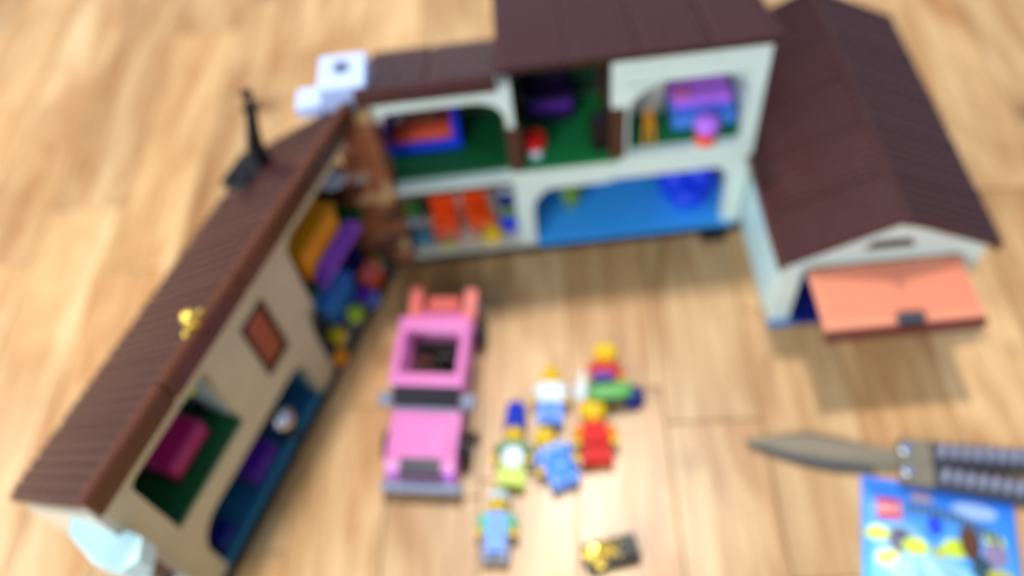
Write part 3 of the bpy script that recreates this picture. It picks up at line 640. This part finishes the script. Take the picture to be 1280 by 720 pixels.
f = figure('small toy figure in light blue sleepsuit lying curled below the white shirt figure', 1.75, 23.6, R_(14), 'sky', 'sky', small=True, hat=None, sc=1.15)
MB().ball(.1, 1.3, .9, 1.0, 1.2, .55).obj('bib', 'sky', f)
f = figure('toy figure in red shirt and navy trousers behind the green skateboard', 5.75, 30.2, R_(-12), 'red', 'navy', small=True, hat='hood', hatm='yellow')
figure('small toy figure in red dress with yellow hood below the green skateboard', 4.25, 24.9, R_(-6), 'red', 'red', small=True, hat='hood', hatm='yellow', sleeve='amber', dress=True, sc=1.15)
sk = thing('skateboard', 'green toy skateboard with dark wheels lying across the red shirt figure', 'skateboard', (6.1, 30.2, 1.3), R_(-4))
MB().box(-1.2, 1.3, -.65, .65, .3, .55, .1).box(-1.6, -1.15, -.6, .6, .35, .75, .1).box(1.25, 1.7, -.6, .6, .35, .75, .1).obj('deck', 'dgreen2', sk, False)
for x in (-.9, 1.0):
    for y in (-.6, .6): w_ = MB().cyl(0, 0, -.15, .15, .28, n=12).obj('wheel', 'black', sk, loc=(x, y, .1)); w_.rotation_euler = (math.pi / 2, 0, 0)
bl = thing('toy_helmet', 'dark blue round helmet right of the green skateboard', 'helmet', (8.0, 30.0, 0))
MB().ball(0, 0, .75, .85, .85, .75).obj('shell', 'navy', bl); MB().cyl(0, 0, 0, .25, .9).obj('brim', 'navy', bl)
tb = thing('white_tile', 'small white tile lying left of the red shirt figure', 'tile', (4.35, 31.8, 0), R_(-28))
MB().box(-.5, .5, -1.3, 1.3, 0, .4, .08).obj('slab', 'white', tb, False); MB().box(-.35, .35, -1.1, 1.1, .4, .45, .02).obj('panel', 'white', tb, False)
nb = thing('purple_block', 'small purple brick between the red shirt and the green skateboard', 'brick', (5.9, 31.7, 1.25), R_(-8))
MB().box(-.9, .9, -.35, .35, 0, .5, .08).studs(-.9, .9, -.3, .3, .5, .25, .15).obj('block', 'purple', nb, False)

# gold and black box
gb = thing('jewel_box', 'black toy brick with gold pieces heaped on its left half', 'box', (3.95, 18.35, 0), R_(6))
MB().box(-1.9, 1.9, -.95, .95, 0, .9, .1).obj('body', 'black', gb, False)
MB().box(.1, 1.8, -.85, .85, .91, 1.15, .06).obj('lid', 'black', gb, False)
for k, (x, y, r) in enumerate(((-1.3, .25, .75), (-.4, .25, .6), (-.9, -.5, .55), (.1, -.2, .36), (.6, .35, .22), (.5, -.5, .18), (-.2, .7, .28))):
    n_ = MB().ball(x, y, 1.0 + (.1 if x > 0 else 0), r, r * .8, r * .5, 9, 6)
    n_.v = [(a + rnd.uniform(-.06, .06), b + rnd.uniform(-.06, .06), c + rnd.uniform(-.04, .04)) for a, b, c in n_.v]
    n_.obj('nugget', 'gold', gb, False)

# ------------------------------------------------------------------ butterfly knife
kn = thing('butterfly_knife', 'open butterfly knife with bronze blade and two ridged dark grey handles', 'knife', (15.3, 25.0, .25), R_(-15.8))
def blade():
    top = [(0, 0), (2, .75), (4.5, 1.35), (7.0, 1.1), (9.5, .6), (11, .55)]
    bot = [(11, -1.1), (9.0, -1.35), (6.5, -1.55), (3.5, -1.2), (1.4, -.55)]
    poly = top + bot; n = len(poly); cen = [(p[0], p[1] * .25 + .05) for p in poly]
    vs = [(x, y, .0) for x, y in poly] + [(x * .97 + .15, y * .55 + .25 * (1 if y < 0 else .6), .28) for x, y in poly]
    return MB().add(vs, [tuple(range(n))[::-1], tuple(range(n, 2 * n))] + [(i, (i + 1) % n, n + (i + 1) % n, n + i) for i in range(n)])
bo = blade().obj('blade', 'bronze', kn, False)
MB().prism([(.3, -.35), (1.4, -.6), (3.5, -1.24), (6.5, -1.6), (9.0, -1.4), (9.0, -1.0), (6.5, -.95), (3.5, -.65), (1.4, -.2)], .02, .2, 'z').obj('cutting_edge', 'dgrey', bo, False)
def handle(y0, ang):
    h = link('handle', MB().box(-.3, 22, -.88, .88, -.2, .75, .25).mesh('handle', 'dgrey'), kn, (11.3, y0, 0), R_(ang))
    MB().cyl(-.1, 0, .75, 1.05, .46, n=16).obj('pivot_screw', 'chrome', h)
    me = MB().ball(.3, .12, -.05, .29, .66, .5, 14, 8).mesh('ridge', 'steel')
    for k in range(24): link('ridge', me, h, (2.1 + k * .8, .1, .75), R_(-12))
    MB().box(-.5, 1.7, -.9, .9, -.15, .78, .1).obj('bolster', 'bronze', h, False)
handle(.3, 1.2); handle(-1.35, -4.6)

# ------------------------------------------------------------------ foil packet
pk = thing('foil_packet', 'blue printed foil packet with a red square logo under the knife handles', 'packet', (22.75, 21.2, 0), R_(-19.5))
PWd, PH = 10.1, 12.6
def pz(x, y):
    u = max(0, min(1, x / PWd)); v = max(0, min(1, -y / PH))
    b = (math.sin(math.pi * u) ** .55) * (math.sin(math.pi * min(1, max(0, (v * PH - .9) / (PH - 1.8)))) ** .5)
    return .08 + .85 * b + .09 * noise.noise((x * .9, y * .9, 3)) * (b + .2) + (.05 * math.sin(y * 14) if v * PH < .9 else 0)
mb = MB(); nx, ny = 48, 60
for j in range(ny + 1):
    for i in range(nx + 1):
        x, y = PWd * i / nx, -PH * j / ny; mb.v.append((x, y, pz(x, y)))
mb.f = [(j * (nx + 1) + i, j * (nx + 1) + i + 1, (j + 1) * (nx + 1) + i + 1, (j + 1) * (nx + 1) + i) for j in range(ny) for i in range(nx)]
n0 = len(mb.v); mb.v += [(x, y, .02) for (x, y) in ((0, 0), (PWd, 0), (PWd, -PH), (0, -PH))]; mb.f.append((n0, n0 + 1, n0 + 2, n0 + 3))
pm = bpy.data.materials.new('printed_blue_foil'); pm.use_nodes = True; N = pm.node_tree.nodes; K = pm.node_tree.links; b = N['Principled BSDF']
b.inputs['Roughness'].default_value = .4; b.inputs['Metallic'].default_value = .1
tc = N.new('ShaderNodeTexCoord'); sx = N.new('ShaderNodeSeparateXYZ'); K.new(tc.outputs['Object'], sx.inputs[0])
def math_(op, a, bb):
    n = N.new('ShaderNodeMath'); n.operation = op
    for i, q in enumerate((a, bb)):
        if isinstance(q, (int, float)): n.inputs[i].default_value = q
        else: K.new(q, n.inputs[i])
    return n.outputs[0]
gr = N.new('ShaderNodeValToRGB'); e = gr.color_ramp.elements; e[0].position = 0; e[0].color = rgb(110, 180, 205); e[1].position = 1; e[1].color = rgb(34, 112, 226)
e2 = gr.color_ramp.elements.new(.45); e2.color = rgb(90, 180, 242)
K.new(math_('MULTIPLY_ADD', sx.outputs[1], 1 / (PH * S)), gr.inputs[0]); gr.inputs[0].links[0].from_node.inputs[2].default_value = 1
col = gr.outputs[0]
nzp = N.new('ShaderNodeTexNoise'); nzp.inputs['Scale'].default_value = 130; K.new(tc.outputs['Object'], nzp.inputs['Vector'])
for (x, y, rx, ry, c, a) in ((7.4, -1.5, 1.5, .65, (190, 212, 245), .7), (2.4, -4.4, 1.3, .9, (130, 170, 185), .8), (2.3, -4.6, .7, .9, (60, 44, 80), .9), (7.4, -5.6, .7, .9, (40, 60, 50), .9),
        (.9, -4.2, .75, .55, (200, 215, 50), 1), (1.6, -5.9, .85, .6, (205, 215, 60), 1), (3.3, -4.9, .85, .6, (196, 215, 40), 1), (4.8, -5.0, .5, .4, (190, 195, 70), 1),
        (5.8, -4.6, .8, .7, (200, 218, 44), 1), (6.8, -3.9, .65, 1.4, (96, 56, 36), 1), (8.4, -3.5, .7, .6, (205, 220, 110), 1), (8.4, -4.5, .8, .8, (150, 130, 165), 1),
        (4.6, -3.2, .5, .75, (16, 60, 215), 1), (4.2, -6.6, 2.6, 1.2, (150, 200, 215), 1), (8.6, -6.0, .9, .5, (205, 190, 60), 1), (4.0, -1.1, .8, .3, (205, 160, 90), .9)):
    dx = math_('MULTIPLY', math_('SUBTRACT', sx.outputs[0], x * S), 1 / (rx * S)); dy = math_('MULTIPLY', math_('SUBTRACT', sx.outputs[1], y * S), 1 / (ry * S))
    d = math_('ADD', math_('MULTIPLY', dx, dx), math_('MULTIPLY', dy, dy)); d = math_('ADD', d, math_('MULTIPLY', nzp.outputs['Fac'], .5))
    k = math_('MULTIPLY', math_('LESS_THAN', d, 1.25), a)
    mx = N.new('ShaderNodeMix'); mx.data_type = 'RGBA'; K.new(k, mx.inputs[0]); K.new(col, mx.inputs[6]); mx.inputs[7].default_value = rgb(*c); col = mx.outputs[2]
K.new(col, b.inputs['Base Color'])
po = mb.obj('foil_bag', pm, pk)
def drape(m, name, mat, par):
    out = MB(); out.v = [(x, y, pz(x, y) + .03 + z) for x, y, z in m.v]; out.f = m.f; return out.obj(name, mat, par, False)
def flat_grid(x0, x1, y0, y1, n=6):
    g = MB(); g.v = [(x0 + (x1 - x0) * i / n, y0 + (y1 - y0) * j / n, 0) for j in range(n + 1) for i in range(n + 1)]
    g.f = [(j * (n + 1) + i, j * (n + 1) + i + 1, (j + 1) * (n + 1) + i + 1, (j + 1) * (n + 1) + i) for j in range(n) for i in range(n)]; return g
lg = drape(flat_grid(.95, 2.55, -3.1, -1.6), 'logo_square', 'red', po)
cu = bpy.data.curves.new('logo_text', 'FONT'); cu.body = 'LEGO'; cu.size = .62; cu.align_x = 'CENTER'; cu.align_y = 'CENTER'; cu.offset = .02
to = bpy.data.objects.new('logo_text', cu); C.objects.link(to); bpy.context.view_layer.update()
me = to.to_mesh(); t_ = MB(); t_.v = [(1.75 + v.co.x * .95, -2.35 + v.co.y, .03) for v in me.vertices]; t_.f = [tuple(p.vertices) for p in me.polygons]
to.to_mesh_clear(); bpy.data.objects.remove(to); drape(t_, 'logo_text', 'white', lg)
# worn title arc on the print
tm = MB()
for k in range(12):
    x = 2.9 + k * .5; y = -2.0 - .10 * (k - 3) - .012 * (k - 5) ** 2
    n = len(tm.v); tm.v += [(x, y - .5, 0), (x + .36, y - .53, 0), (x + .36, y + .35, 0), (x, y + .38, 0)]; tm.f.append((n, n + 1, n + 2, n + 3))
drape(tm, 'title_print', plastic('title_grey_print', (78, 98, 118)), po)
